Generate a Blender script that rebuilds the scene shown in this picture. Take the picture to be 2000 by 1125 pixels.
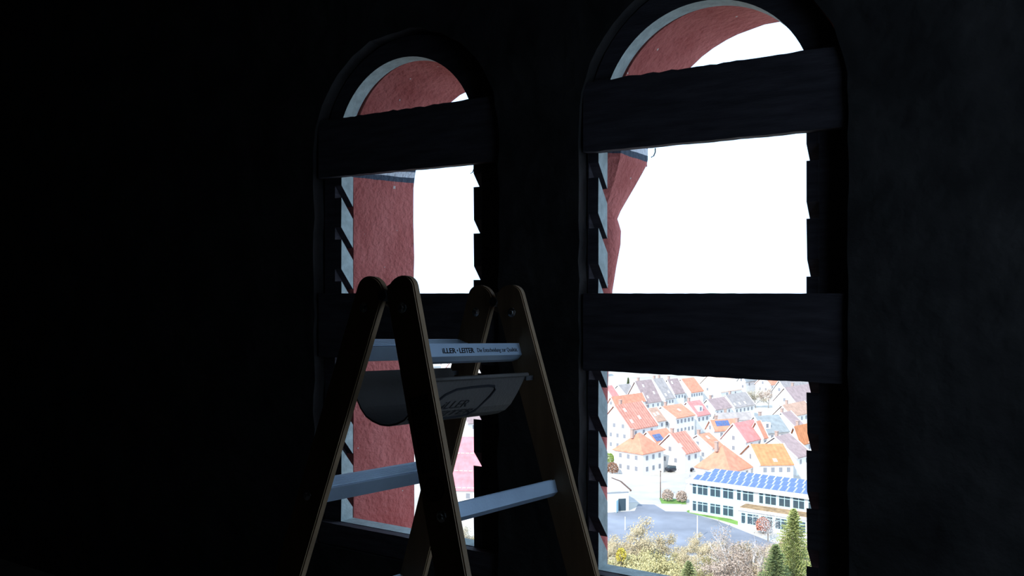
import bpy, bmesh, math, random
from mathutils import Vector, Matrix
from mathutils.geometry import tessellate_polygon
random.seed(7)
PI = math.pi
sc = bpy.context.scene
C = sc.collection
for o in list(bpy.data.objects): bpy.data.objects.remove(o)

# ---------------------------------------------------------------- camera, sky, sun, exposure
EYE = 1.65
F = 1700.0; HY = 573.0
cam_d = bpy.data.cameras.new('camera'); cam = bpy.data.objects.new('camera', cam_d); C.objects.link(cam)
cam_d.sensor_fit = 'HORIZONTAL'; cam_d.sensor_width = 36.0; cam_d.lens = 36.0*F/2000.0
cam_d.shift_y = (HY-562.5)/2000.0
cam_d.clip_start = 0.05; cam_d.clip_end = 6000
cam.location = (0, 0, EYE); cam.rotation_euler = (PI/2, 0, 0)
sc.camera = cam
sc.view_settings.view_transform = 'Standard'; sc.view_settings.look = 'None'
sc.view_settings.gamma = 1.0; sc.view_settings.use_curve_mapping = False
sc.view_settings.exposure = 0.0

w = bpy.data.worlds.new('sky'); sc.world = w; w.use_nodes = True
bg = w.node_tree.nodes['Background']
bg.inputs['Color'].default_value = (0.52, 0.73, 1.0, 1); bg.inputs['Strength'].default_value = 2.05

sun_d = bpy.data.lights.new('sun', 'SUN'); sun_d.energy = 4.9; sun_d.angle = 0.02; sun_d.color = (1.0, 0.95, 0.88)
sun = bpy.data.objects.new('sun', sun_d); C.objects.link(sun)
sun.rotation_euler = Vector((0.42, 0.62, -0.62)).to_track_quat('-Z', 'Y').to_euler()
sun.location = (-20, -30, 60)

# ---------------------------------------------------------------- helpers
def mat(name, col, rough=0.8, metal=0.0, nscale=0, namt=0.15, bump=0, bscale=60, stretch=None, spec=0.3, detail=4):
    m = bpy.data.materials.new(name); m.use_nodes = True
    nt = m.node_tree; N = nt.nodes; Lk = nt.links; b = N['Principled BSDF']
    b.inputs['Roughness'].default_value = rough; b.inputs['Metallic'].default_value = metal
    b.inputs['Specular IOR Level'].default_value = spec
    b.inputs['Base Color'].default_value = (*col, 1)
    tc = N.new('ShaderNodeTexCoord'); mp = N.new('ShaderNodeMapping'); Lk.new(tc.outputs['Object'], mp.inputs['Vector'])
    if stretch: mp.inputs['Scale'].default_value = stretch
    if nscale:
        nz = N.new('ShaderNodeTexNoise'); nz.inputs['Scale'].default_value = nscale; nz.inputs['Detail'].default_value = detail
        Lk.new(mp.outputs[0], nz.inputs['Vector'])
        rp = N.new('ShaderNodeValToRGB')
        rp.color_ramp.elements[0].position = 0.3; rp.color_ramp.elements[1].position = 0.7
        rp.color_ramp.elements[0].color = (*[max(0, c*(1-namt)) for c in col], 1)
        rp.color_ramp.elements[1].color = (*[min(1, c*(1+namt)) for c in col], 1)
        Lk.new(nz.outputs['Fac'], rp.inputs['Fac']); Lk.new(rp.outputs['Color'], b.inputs['Base Color'])
    if bump:
        nb = N.new('ShaderNodeTexNoise'); nb.inputs['Scale'].default_value = bscale; nb.inputs['Detail'].default_value = 6
        Lk.new(mp.outputs[0], nb.inputs['Vector'])
        bp = N.new('ShaderNodeBump'); bp.inputs['Strength'].default_value = bump; bp.inputs['Distance'].default_value = 0.01
        Lk.new(nb.outputs['Fac'], bp.inputs['Height']); Lk.new(bp.outputs[0], b.inputs['Normal'])
    return m

def mesh_obj(name, bm, m=None, parent=None, smooth=False):
    me = bpy.data.meshes.new(name); bm.normal_update(); bm.to_mesh(me); bm.free()
    if smooth:
        for p in me.polygons: p.use_smooth = True
    return data_obj(name, me, m, parent)

def data_obj(name, me, m=None, parent=None):
    if m:
        if len(me.materials) == 0:
          for x in (m if isinstance(m, (list, tuple)) else [m]): me.materials.append(x)
    o = bpy.data.objects.new(name, me); C.objects.link(o)
    if parent: o.parent = parent
    return o

def tag(o, label=None, cat=None, group=None, kind=None):
    if label: o['label'] = label
    if cat: o['category'] = cat
    if group: o['group'] = group
    if kind: o['kind'] = kind
    return o

def thing(name, label, cat, loc=(0, 0, 0), rz=0, group=None):
    o = bpy.data.objects.new(name, None); C.objects.link(o); o.empty_display_size = 0.2
    o.location = loc; o.rotation_euler = (0, 0, rz)
    return tag(o, label, cat, group)

def poly(bm, pts, mi=0):
    vs = [bm.verts.new(p) for p in pts]
    try:
        f = bm.faces.new(vs); f.material_index = mi; return f
    except ValueError: return None

def prism(bm, A, B, mi=0):
    """two equal-count loops joined into a closed solid"""
    a = [bm.verts.new(p) for p in A]; b = [bm.verts.new(p) for p in B]; n = len(A)
    fs = [bm.faces.new(a[::-1]), bm.faces.new(b)]
    for i in range(n): fs.append(bm.faces.new((a[i], a[(i+1) % n], b[(i+1) % n], b[i])))
    for f in fs: f.material_index = mi
    return fs

def box(bm, x0, y0, z0, x1, y1, z1, mi=0):
    return prism(bm, [(x0, y0, z0), (x1, y0, z0), (x1, y1, z0), (x0, y1, z0)],
                 [(x0, y0, z1), (x1, y0, z1), (x1, y1, z1), (x0, y1, z1)], mi)

def tube(bm, pts, radii, n=6):
    rings = []
    for i, p in enumerate(pts):
        p = Vector(p)
        d = (Vector(pts[min(i+1, len(pts)-1)]) - Vector(pts[max(i-1, 0)])).normalized()
        a = d.orthogonal().normalized(); b = d.cross(a)
        r = radii[i] if isinstance(radii, (list, tuple)) else radii
        rings.append([bm.verts.new(p + a*r*math.cos(2*PI*k/n) + b*r*math.sin(2*PI*k/n)) for k in range(n)])
    for i in range(len(rings)-1):
        for k in range(n): bm.faces.new((rings[i][k], rings[i][(k+1) % n], rings[i+1][(k+1) % n], rings[i+1][k]))
    bm.faces.new(rings[0][::-1]); bm.faces.new(rings[-1])

def slab(bm, loops0, loops1, n0, n1, mi=0):
    """plate with holes; loops in (s,z); first loop outer; loops0 on plane n0, loops1 on plane n1"""
    V = []
    for loops, n in ((loops0, n0), (loops1, n1)):
        L3 = [[Vector((s, z, 0)) for s, z in lp] for lp in loops]
        tris = tessellate_polygon(L3)
        vs = [bm.verts.new((s, n, z)) for lp in loops for s, z in lp]
        for t in tris:
            try: f = bm.faces.new([vs[i] for i in t]); f.material_index = mi
            except ValueError: pass
        V.append(vs)
    k = 0
    for lp in loops0:
        m = len(lp)
        for i in range(m):
            a, b = k+i, k+(i+1) % m
            try: f = bm.faces.new((V[0][a], V[0][b], V[1][b], V[1][a])); f.material_index = mi
            except ValueError: pass
        k += m
    bmesh.ops.recalc_face_normals(bm, faces=bm.faces)

def bevel(bm, w_=0.003, seg=2):
    bmesh.ops.bevel(bm, geom=[e for e in bm.edges if len(e.link_faces) == 2 and e.calc_face_angle(0) > 0.5], offset=w_, segments=seg, affect='EDGES')

def text_mesh(txt, size, shear=0.0, bold=0.0, ext=0.0006):
    cu = bpy.data.curves.new('lettering', 'FONT'); cu.body = txt; cu.size = size; cu.shear = shear
    cu.offset = bold; cu.extrude = ext; cu.resolution_u = 2
    o = bpy.data.objects.new('tmp', cu); C.objects.link(o)
    dg = bpy.context.evaluated_depsgraph_get(); dg.update()
    me = bpy.data.meshes.new_from_object(o.evaluated_get(dg))
    bpy.data.objects.remove(o); return me

# window wall frame: s along the wall to the right, n outwards
SV = Vector((.8462, -.5328, 0)); NV = Vector((.5328, .8462, 0)); O0Y = 3.481
WALL_RZ = math.atan2(-.5328, .8462)
def wframe(name):
    o = bpy.data.objects.new(name, None); C.objects.link(o); o.location = (0, O0Y, 0); o.rotation_euler = (0, 0, WALL_RZ)
    return o

# ---------------------------------------------------------------- materials
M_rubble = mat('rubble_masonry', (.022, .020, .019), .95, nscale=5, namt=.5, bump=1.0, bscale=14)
M_plank = mat('dark_old_wood', (.048, .042, .050), .8, nscale=6, namt=.35, bump=.3, bscale=30, stretch=(1, 1, 8))
M_teal = mat('grey_teal_paint', (.36, .43, .42), .7, nscale=26, namt=.18, bump=.25, bscale=90, spec=.2)
M_floor = mat('floor_boards', (.10, .08, .06), .8, nscale=4, namt=.3)
M_wood = mat('ladder_wood', (.34, .22, .125), .5, nscale=5, namt=.22, stretch=(6, 6, .6), bump=.08, bscale=30)
M_alu = mat('aluminium', (.60, .74, .92), .46, metal=.75, nscale=9, namt=.12, bump=.05, bscale=200)
M_steel = mat('dark_steel', (.16, .16, .17), .4, metal=.9)
M_bolt = mat('zinc_bolt', (.6, .6, .6), .25, metal=.9)
M_tray = mat('grey_plastic', (.135, .12, .11), .5, bump=.15, bscale=120, nscale=8, namt=.1)
M_black = mat('black_print', (.012, .012, .016), .6)
M_emb = mat('dark_relief', (.02, .02, .024), .7)
M_paper = mat('dark_sticker', (.14, .10, .075), .4)

def red_plaster():
    m = mat('red_plaster', (.40, .135, .115), .9, bump=1.0, bscale=45, spec=.15)
    nt = m.node_tree; N = nt.nodes; Lk = nt.links; b = N['Principled BSDF']
    tc = N.new('ShaderNodeTexCoord'); mp = N.new('ShaderNodeMapping'); mp.inputs['Scale'].default_value = (1, 1, .45)
    Lk.new(tc.outputs['Object'], mp.inputs['Vector'])
    n1 = N.new('ShaderNodeTexNoise'); n1.inputs['Scale'].default_value = 7; n1.inputs['Detail'].default_value = 8; n1.inputs['Roughness'].default_value = .7
    Lk.new(mp.outputs[0], n1.inputs['Vector'])
    r1 = N.new('ShaderNodeValToRGB'); r1.color_ramp.elements[0].position = .3; r1.color_ramp.elements[1].position = .72
    r1.color_ramp.elements[0].color = (.42, .105, .09, 1); r1.color_ramp.elements[1].color = (.62, .20, .175, 1)
    Lk.new(n1.outputs['Fac'], r1.inputs['Fac'])
    # small pale chips
    n2 = N.new('ShaderNodeTexNoise'); n2.inputs['Scale'].default_value = 34; n2.inputs['Detail'].default_value = 2
    Lk.new(tc.outputs['Object'], n2.inputs['Vector'])
    r2 = N.new('ShaderNodeValToRGB'); r2.color_ramp.elements[0].position = .735; r2.color_ramp.elements[1].position = .75
    Lk.new(n2.outputs['Fac'], r2.inputs['Fac'])
    mx = N.new('ShaderNodeMixRGB'); Lk.new(r2.outputs['Color'], mx.inputs['Fac']); Lk.new(r1.outputs['Color'], mx.inputs['Color1'])
    mx.inputs['Color2'].default_value = (.62, .55, .5, 1)
    # painted bands at the springing height (dark blue, white, dark blue)
    sp = N.new('ShaderNodeSeparateXYZ'); Lk.new(tc.outputs['Object'], sp.inputs[0])
    mr = N.new('ShaderNodeMapRange'); mr.inputs['From Min'].default_value = 2.1; mr.inputs['From Max'].default_value = 2.4
    nz = N.new('ShaderNodeTexNoise'); nz.inputs['Scale'].default_value = 12; Lk.new(tc.outputs['Object'], nz.inputs['Vector'])
    ma = N.new('ShaderNodeMath'); ma.operation = 'MULTIPLY_ADD'; ma.inputs[1].default_value = .008; Lk.new(nz.outputs['Fac'], ma.inputs[0]); Lk.new(sp.outputs['Z'], ma.inputs[2])
    Lk.new(ma.outputs[0], mr.inputs['Value'])
    rb = N.new('ShaderNodeValToRGB'); rb.color_ramp.interpolation = 'CONSTANT'; e = rb.color_ramp.elements
    z = lambda v: (v-2.1)/.3
    e[0].position = 0; e[0].color = (0, 0, 0, 1)
    e[1].position = z(2.193); e[1].color = (1, 0, 0, 1)
    q = e.new(z(2.218)); q.color = (1, 1, 0, 1)
    q = e.new(z(2.246)); q.color = (1, 0, 0, 1)
    q = e.new(z(2.285)); q.color = (0, 0, 0, 1)
    Lk.new(mr.outputs[0], rb.inputs['Fac'])
    s2 = N.new('ShaderNodeSeparateColor'); Lk.new(rb.outputs['Color'], s2.inputs[0])
    bc = N.new('ShaderNodeMixRGB'); Lk.new(s2.outputs['Green'], bc.inputs['Fac'])
    bc.inputs['Color1'].default_value = (.08, .10, .13, 1); bc.inputs['Color2'].default_value = (.72, .74, .76, 1)
    m2 = N.new('ShaderNodeMixRGB'); Lk.new(s2.outputs['Red'], m2.inputs['Fac']); Lk.new(mx.outputs[0], m2.inputs['Color1']); Lk.new(bc.outputs[0], m2.inputs['Color2'])
    Lk.new(m2.outputs[0], b.inputs['Base Color'])
    return m
M_red = red_plaster()

# ---------------------------------------------------------------- the room
Wn = dict(L=dict(s0=-.919, s1=-.187, c=-.560, r=.383, N=(-1.027, -.03, -.53, .475)),
          R=dict(s0=.385, s1=1.147, c=.787, r=.386, N=(.335, 1.287, .81, .485)))
ZB, ZBAR, ZS = .61, 2.20, 2.292

def arch_pts(cx, cz, rl, rr, rz, n=28):      # from right springing over to left springing
    out = []
    for i in range(n+1):
        a = PI*i/n
        out.append((cx + (rr if math.cos(a) > 0 else rl)*math.cos(a), cz + rz*math.sin(a)))
    return out

def niche_loop(s0, s1, cx, r, zb, jit=0.0, seed=1):
    rnd = random.Random(seed)
    pts = [(s0, zb), (s1, zb)]
    zt = ZS
    up = [(s1, zb + (zt-zb)*i/24) for i in range(1, 24)]
    dn = [(s0, zt + (zb-zt)*i/24) for i in range(1, 24)]
    pts = [(s0, zb), (s1, zb)] + up + arch_pts(cx, zt, cx-s0, s1-cx, r) + dn
    out = []
    for i, (s, z) in enumerate(pts):
        if i < 2 or jit == 0: out.append((s, z)); continue
        k = rnd.uniform(-jit*.15, jit)
        vx, vz = (s-cx), (z-zt if z > zt else 0); d = math.hypot(vx, vz) or 1
        out.append((s + vx/d*k, z + vz/d*k))
    return out

# front (inner) masonry with two niches
room = (-4.2, 3.65, -6.5)
NL = niche_loop(*Wn['L']['N'], .508, .012, 3); NR = niche_loop(*Wn['R']['N'], .508, .006, 5)
outer = [(room[0], -.05), (room[1], -.05), (room[1], 3.6), (room[0], 3.6)]
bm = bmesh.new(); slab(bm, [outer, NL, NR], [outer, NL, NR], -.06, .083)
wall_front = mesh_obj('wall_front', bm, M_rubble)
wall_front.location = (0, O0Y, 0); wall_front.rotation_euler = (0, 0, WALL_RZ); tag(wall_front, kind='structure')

# outer masonry: red plastered reveals splayed between an inner and an outer outline
def double_outline(zb, l0, aL, aR, r1):
    # aL=(c,z,rl,rr,rz)
    pts = [(l0, zb)] + [(r1, zb)]
    pts += [(r1, zb + (aR[1]-zb)*i/10) for i in range(1, 10)]
    pts += arch_pts(aR[0], aR[1], aR[2], aR[3], aR[4], 32)
    pts += arch_pts(aL[0], aL[1], aL[2], aL[3], aL[4], 32)
    pts += [(l0, aL[1] + (zb-aL[1])*i/10) for i in range(1, 10)]
    return pts
I_ = double_outline(.56, -.922, (-.560, 2.29, .366, .50, .388), (.80, 2.29, .39, .51, .392), 1.31)
O_ = double_outline(.44, -.826, (-.372, 2.17, .454, .454, .452), (.948, 2.175, .546, .40, .512), 1.35)
rnd = random.Random(11)
I2 = []
for p in I_: I2.append(p)
O2 = [(s+rnd.uniform(-.004, .004), z+rnd.uniform(-.003, .003)) for s, z in O_]
bo = [(-4.4, -2.5), (3.7, -2.5), (3.7, 4.2), (-4.4, 4.2)]
bm = bmesh.new(); slab(bm, [bo, I2], [bo, O2], .084, .41)
wall_outer = mesh_obj('wall_outer', bm, M_red); wall_outer.location = (0, O0Y, 0); wall_outer.rotation_euler = (0, 0, WALL_RZ)
tag(wall_outer, kind='structure')

# impost block and round column between the two openings (child parts of the outer masonry)
cs, cn = .235, .262
def lathe_rect(bm, rows, n=28):
    """rows: (z, half_s, half_n, cs, cn, squareness)"""
    rings = []
    for z, hs, hn, c1, c2, q in rows:
        ring = []
        for k in range(n):
            a = 2*PI*k/n; ca, sa = math.cos(a), math.sin(a)
            m_ = max(abs(ca), abs(sa)); fx = ca*((1-q)+q/m_); fy = sa*((1-q)+q/m_)
            ring.append(bm.verts.new((c1+hs*fx, c2+hn*fy, z)))
        rings.append(ring)
    for i in range(len(rings)-1):
        for k in range(n): bm.faces.new((rings[i][k], rings[i][(k+1) % n], rings[i+1][(k+1) % n], rings[i+1][k]))
    bm.faces.new(rings[0][::-1]); bm.faces.new(rings[-1])
bm = bmesh.new()
lathe_rect(bm, [(1.955, .093, .093, cs, cn, .1), (1.99, .103, .10, cs, cn, .3), (2.04, .125, .115, cs, cn-.005, .6), (2.09, .148, .13, cs, cn-.01, .8), (2.14, .168, .146, cs, cn-.013, .95),
                (2.178, .185, .16, cs-.002, .248, 1), (2.20, .189, .163, cs-.002, .247, 1), (2.30, .189, .163, cs-.002, .247, 1)])
imp = mesh_obj('column_capital', bm, M_red, wall_outer)
bm = bmesh.new()
lathe_rect(bm, [(.43, .075, .075, cs, cn, 1), (.47, .070, .070, cs, cn, .9), (.49, .055, .055, cs, cn, 0), (1.0, .052, .052, cs, cn, 0), (1.28, .056, .056, cs, cn, 0), (1.5, .064, .064, cs, cn, 0), (1.66, .074, .074, cs, cn, 0),
                (1.76, .090, .090, cs, cn, 0), (1.85, .107, .107, cs, cn, 0), (1.905, .109, .109, cs, cn, 0), (1.94, .099, .099, cs, cn, 0), (1.96, .092, .092, cs, cn, 0)])
mesh_obj('column_shaft', bm, M_red, wall_outer, smooth=True)

# window frames
def window(name, W_, seed):
    root = wframe(name); tag(root, kind='structure')
    n0s, n1s, ncx, nr = W_['N']; s0, s1, cx, r = W_['s0'], W_['s1'], W_['c'], W_['r']
    g = .004
    plate = niche_loop(n0s+g, n1s-g, ncx, nr-g, .511)
    D = .04
    hole = [(s0-D, ZB), (s1+D, ZB), (s1+D, ZBAR)]
    ar = [(s, z) for s, z in arch_pts(cx, ZS, r, r, r, 44)]
    hole += [(cx+r, ZBAR+.03)] + ar + [(cx-r, ZBAR+.03), (s0-D, ZBAR)]
    bm = bmesh.new(); slab(bm, [plate, hole], [plate, hole], 0, .078)
    for f in bm.faces: f.material_index = 1 if (abs(f.normal.y) < .5 and (f.calc_center_median().z > ZBAR or abs(f.calc_center_median().z-ZB) < .001)) or f.calc_center_median().y > .07 else 0  # recess sides below the arch take the dark wood to stand in for shade
    mesh_obj('frame_board', bm, [M_plank, M_teal], root)
    # slotted louvre jambs: teeth between the sloping slots
    zk = [2.087-.1908*k for k in range(8)]; h = .056; dr = .092
    for side in (-1, 1):
        bm = bmesh.new()
        if side < 0: a, b = s0-D+.0005, s0
        else: a, b = s1, s1+D-.0005
        tops = [(None)] + zk
        for k in range(9):
            zt_ = 2.19 if k == 0 else zk[k-1]; zb_ = zk[k]+h if k < 8 else ZB
            rn = random.Random(seed*31+k*3+side); fl = rn.uniform(0, .0035)
            top = [(0, zt_), (.078, zt_ - (0 if k == 0 else dr))]
            bot = [(.078, zb_ - (dr if k < 8 else 0)), (0, zb_)]
            prof = top + bot
            if side < 0: prism(bm, [(a, n, z) for n, z in prof], [(b-fl*(1 if z < zt_-.05 else 0), n, z) for n, z in prof])
            else: prism(bm, [(a+fl*(1 if z < zt_-.05 else 0), n, z) for n, z in prof], [(b, n, z) for n, z in prof])
        bmesh.ops.recalc_face_normals(bm, faces=bm.faces)
        for f in bm.faces: f.material_index = 1 if abs(f.normal.x) > .9 or f.calc_center_median().y > .07 else 0  # slot faces left as bare dark wood, which also paints in their shade
        tag(mesh_obj('slotted_jamb', bm, [M_plank, M_teal], root), 'jamb board with a row of sloping empty louvre slots')
    # horizontal planks
    rn = random.Random(seed)
    for nm, z0, z1 in (('crossbar', 2.178, 2.438), ('crossbar', 1.362, 1.65), ('bottom_rail', .512, ZB-.002)):
        bm = bmesh.new(); n = 40
        parts = ((z0, z1),)
        for (za, zc) in parts:
            A, B = [], []
            for i in range(n+1):
                s = n0s+.008+(n1s-n0s-.016)*i/n; A.append((s, za+rn.uniform(-.0012, .0012)))
            rag = .004 if z0 > 2 else .0008
            for i in range(n, -1, -1):
                s = n0s+.008+(n1s-n0s-.016)*i/n; A.append((s, zc+rn.uniform(-rag, rag)*(1 if rn.random() < .6 else .2)))
            slab(bm, [A], [A], -.045, -.001)
        mesh_obj(nm, bm, M_plank, root)
    # bent wire hook under the upper crossbar
    hs = s0+.22 if seed == 2 else s1-.012
    bm = bmesh.new(); tube(bm, [(hs, .02, 2.18), (hs, .02, 2.165), (hs-.006, .02, 2.152), (hs-.016, .02, 2.148)], .0022, 5)
    mesh_obj('wire_hook', bm, M_steel, root)
    return root
window('window_1', Wn['L'], 1)
window('window_2', Wn['R'], 2)

# room shell
def wf(s, n, z): return Vector((0, O0Y, 0)) + SV*s + NV*n + Vector((0, 0, z))
def room_box(name, a, b, m):
    bm = bmesh.new(); box(bm, *a, *b)
    o = mesh_obj(name, bm, m); o.location = (0, O0Y, 0); o.rotation_euler = (0, 0, WALL_RZ); return tag(o, kind='structure')
room_box('floor', (-4.4, -6.7, -.2), (3.65, -.055, 0), M_floor)
room_box('ceiling', (-4.4, -6.7, 3.5), (3.7, .5, 3.7), M_floor)
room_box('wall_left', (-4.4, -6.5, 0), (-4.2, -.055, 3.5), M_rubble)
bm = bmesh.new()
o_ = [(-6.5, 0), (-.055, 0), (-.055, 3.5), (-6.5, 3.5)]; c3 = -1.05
h_ = [(c3-.78, .7), (c3+.78, .7)] + arch_pts(c3, 2.35, .78, .78, .85, 24)  # arched side opening, out of view, added to light the ladder rungs
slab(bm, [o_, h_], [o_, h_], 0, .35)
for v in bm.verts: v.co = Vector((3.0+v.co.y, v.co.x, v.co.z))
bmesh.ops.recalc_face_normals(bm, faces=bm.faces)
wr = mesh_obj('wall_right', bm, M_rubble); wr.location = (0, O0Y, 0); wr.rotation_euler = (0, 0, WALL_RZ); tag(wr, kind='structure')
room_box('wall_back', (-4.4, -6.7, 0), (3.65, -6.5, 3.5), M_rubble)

# ---------------------------------------------------------------- the trestle ladder
HB = 1.674
Rm = Matrix(((.58336, -.8119, .0227), (.81109, .5838, .03637), (-.04278, -.0028, .99908)))
T = Vector((-.1363, 1.8078, .024+EYE))
lad = bpy.data.objects.new('trestle_ladder', None); C.objects.link(lad)
lad.matrix_world = Matrix.Translation(T - Rm @ Vector((0, 0, HB))) @ Rm.to_4x4()
tag(lad, 'wooden trestle stepladder with aluminium rungs standing before the left window', 'ladder')
a_, b_, c_, d_, bw, th = .1727, .0465, .0311, .3189, .0717, .0167
TH = math.atan(d_); SS, CC = math.sin(TH), math.cos(TH)
def SP(s, l, p, u):                # section point -> ladder local
    return Vector((u, -s*(c_ + l*SS + p*CC) if s > 0 else (c_ + l*SS + p*CC), HB - l*CC + p*SS))
# (local y axis points away from the camera side, so section +1 has negative y)
def wz(v): return (lad.matrix_world @ v).z
def ucen(t, l): return t*(a_ + b_*l*CC)
bpy.context.view_layer.update()
Mw = Matrix.Translation(T - Rm @ Vector((0, 0, HB))) @ Rm.to_4x4()
def wz(v): return (Mw @ v).z
stiles = {}
for s in (1, -1):
    for t in (-1, 1):
        l = 1.5
        for _ in range(40): l += wz(SP(s, l, 0, ucen(t, l)))*.9
        zc = l
        h2 = bw/2
        prof = []
        for k in range(13):
            a = PI*k/12; prof.append((h2*(1-math.sin(a))*.8, -h2*math.cos(a)))      # l, p over the rounded top
        body = [(l_, p_) for l_, p_ in prof]
        # foot cut level with the floor
        fr = zc; 
        lr = fr + wz(SP(s, fr, h2, ucen(t, fr)))*1.0/CC; ll = fr + wz(SP(s, fr, -h2, ucen(t, fr)))/CC
        body += [(zc*.33, h2), (zc*.66, h2), (lr, h2), (ll, -h2), (zc*.66, -h2), (zc*.33, -h2)]
        bm = bmesh.new()
        prism(bm, [SP(s, l_, p_, ucen(t, l_)-th/2) for l_, p_ in body], [SP(s, l_, p_, ucen(t, l_)+th/2) for l_, p_ in body])
        bmesh.ops.recalc_face_normals(bm, faces=bm.faces)
        bevel(bm, .0025, 2)
        st = mesh_obj('stile', bm, M_wood, lad); stiles[(s, t)] = st
        # fixing bolts on the side that faces the camera
        uo = -1
        for lb in ([.062] + [q+.016 for q in ((.131, .432, .733, 1.034, 1.335, 1.6) if s > 0 else (.139, .441, .742, 1.043, 1.344, 1.6))][1:])[:(1 if t > 0 else 9)]:
            bm = bmesh.new(); pc = 0 if lb < .07 else .006
            ctr = lambda du, dl=0, dp=0: SP(s, lb+dl, pc+dp, ucen(t, lb)-th/2+du)
            rs = (.011, .0105, .006, 0.0045); us = (-.0003, -.003, -.0045, -.0065)
            rings = []
            for rr_, uu in zip(rs, us): rings.append([bm.verts.new(ctr(uu, rr_*math.cos(2*PI*k/10), rr_*math.sin(2*PI*k/10))) for k in range(10)])
            for i in range(3):
                for k in range(10): bm.faces.new((rings[i][k], rings[i][(k+1) % 10], rings[i+1][(k+1) % 10], rings[i+1][k]))
            bm.faces.new(rings[-1]); bm.faces.new(rings[0][::-1]); bmesh.ops.recalc_face_normals(bm, faces=bm.faces)
            mesh_obj('bolt', bm, M_bolt, st)

def rung(s, l0, p_out, dep):
    pr = [(-.0, 0), (-.0, .026), (-.013, .033), (-dep+.006, .033), (-dep, .030), (-dep, 0)]
    # ribbed tread
    top = []
    nr = 6
    for i in range(nr):
        x0 = -dep+.006 + (dep-.012)*i/nr; wd = (dep-.012)/nr
        top += [(x0+wd*.15, 0), (x0+wd*.25, -.0018), (x0+wd*.75, -.0018), (x0+wd*.85, 0)]
    pr = pr + top
    e = ucen(1, l0) - th/2 + .0005
    bm = bmesh.new()
    A = [SP(s, l0+dl, p_out+dp, -e) for dp, dl in pr]; B = [SP(s, l0+dl, p_out+dp, e) for dp, dl in pr]
    prism(bm, A, B); bmesh.ops.recalc_face_normals(bm, faces=bm.faces)
    return mesh_obj('rung', bm, M_alu, lad)
first = None
for l0 in (.131, .432, .733, 1.034, 1.335, 1.60):
    r_ = rung(1, l0, -.003, .036); first = first or r_
for l0 in (.139, .441, .742, 1.043, 1.344, 1.60): rung(-1, l0, .036, .047)

# lettering on the outer face of the top rung
def face_frame(s, l0, p, u0):
    """matrix: x along +u, y up the stile, z out of the rung face"""
    o = SP(s, l0, p, u0); x = Vector((1, 0, 0)); y = (SP(s, 0, 0, 0)-SP(s, 1, 0, 0)).normalized(); z = x.cross(y)
    return Matrix(((x.x, y.x, z.x, o.x), (x.y, y.y, z.y, o.y), (x.z, y.z, z.z, o.z), (0, 0, 0, 1)))
def put_text(txt, size, width, M, parent, m, name='lettering', **k):
    me = text_mesh(txt, size, **k); xs = [v.co.x for v in me.vertices]; f = width/(max(xs)-min(xs)); x0 = min(xs)
    for v in me.vertices: v.co = Vector(((v.co.x-x0)*f, v.co.y, v.co.z))
    me.transform(M); return data_obj(name, me, m, parent)
put_text('iLLER', .0145, .041, face_frame(1, .131+.0195, -.003, -.093), first, M_black, bold=.0003)
put_text('•', .0135, .003, face_frame(1, .131+.019, -.003, -.0485), first, M_black, bold=.0003)
put_text('LEITER', .0145, .047, face_frame(1, .131+.0195, -.003, -.041), first, M_black, bold=.0003)
put_text('Die Entscheidung zur Qualität.', .0125, .141, face_frame(1, .131+.0185, -.003, .017), first, M_emb)

# hinges joining the two sections
for t in (-1, 1):
    bm = bmesh.new()
    for side_ in (1,):
        uu = ucen(t, .05) + side_*(th/2)
        for s in (1, -1):
            P_ = [(.012, -.022), (.012, .004), (.11, .012), (.11, -.014)]
            prism(bm, [SP(s, l_, p_, uu+.0006) for l_, p_ in P_], [SP(s, l_, p_, uu+.004) for l_, p_ in P_])
        A = [(uu+.0042+.0005, .0+.024*math.cos(2*PI*k/14), HB-.036+.024*math.sin(2*PI*k/14)) for k in range(14)]
        prism(bm, A, [(x+.005, y, z) for x, y, z in A])
        A = [(uu-.022, .011*math.cos(2*PI*k/10), HB-.036+.011*math.sin(2*PI*k/10)) for k in range(10)]
        prism(bm, A, [(x+.035, y, z) for x, y, z in A])
    bmesh.ops.recalc_face_normals(bm, faces=bm.faces)
    mesh_obj('hinge', bm, M_steel, lad)

# U-shaped tool tray hung between the sections
RIM = .192
prof = [(.107, .002), (.105, 0), (.093, -.022), (.081, -.044), (.066, -.068), (.051, -.083), (.032, -.092), (.012, -.097), (0, -.0975)]
prof = [(v, z*.95) for v, z in prof]
full = prof + [(-v, z) for v, z in prof[-2::-1]]
tk = .0035
def offs(P_, d):
    out = []
    for i, (v, z) in enumerate(P_):
        a = P_[max(i-1, 0)]; b = P_[min(i+1, len(P_)-1)]
        tx, tz = b[0]-a[0], b[1]-a[1]; L_ = math.hypot(tx, tz); out.append((v-tz/L_*d, z+tx/L_*d))
    return out
inn = offs(full, -tk)
if inn[8][1] < full[8][1]: inn = offs(full, tk)
e = ucen(1, RIM) - th/2 - .001
bm = bmesh.new()
for u0, u1 in ((-e, e-.024),):
    n = len(full)
    def vv(P_, u): return [bm.verts.new((u, -v, HB-RIM+z)) for v, z in P_]
    o0, o1, i0, i1 = vv(full, u0), vv(full, u1), vv(inn, u0), vv(inn, u1)
    for i in range(n-1):
        bm.faces.new((o0[i], o0[i+1], o1[i+1], o1[i])); bm.faces.new((i0[i], i1[i], i1[i+1], i0[i+1]))
        bm.faces.new((o0[i], i0[i], i0[i+1], o0[i+1])); bm.faces.new((o1[i], o1[i+1], i1[i+1], i1[i]))
    for i in (0, n-1): bm.faces.new((o0[i], o1[i], i1[i], i0[i]))
bmesh.ops.recalc_face_normals(bm, faces=bm.faces)
tray = mesh_obj('tool_tray', bm, M_tray, lad); tag(tray, 'grey plastic U-shaped tray below the top rungs')
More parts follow.
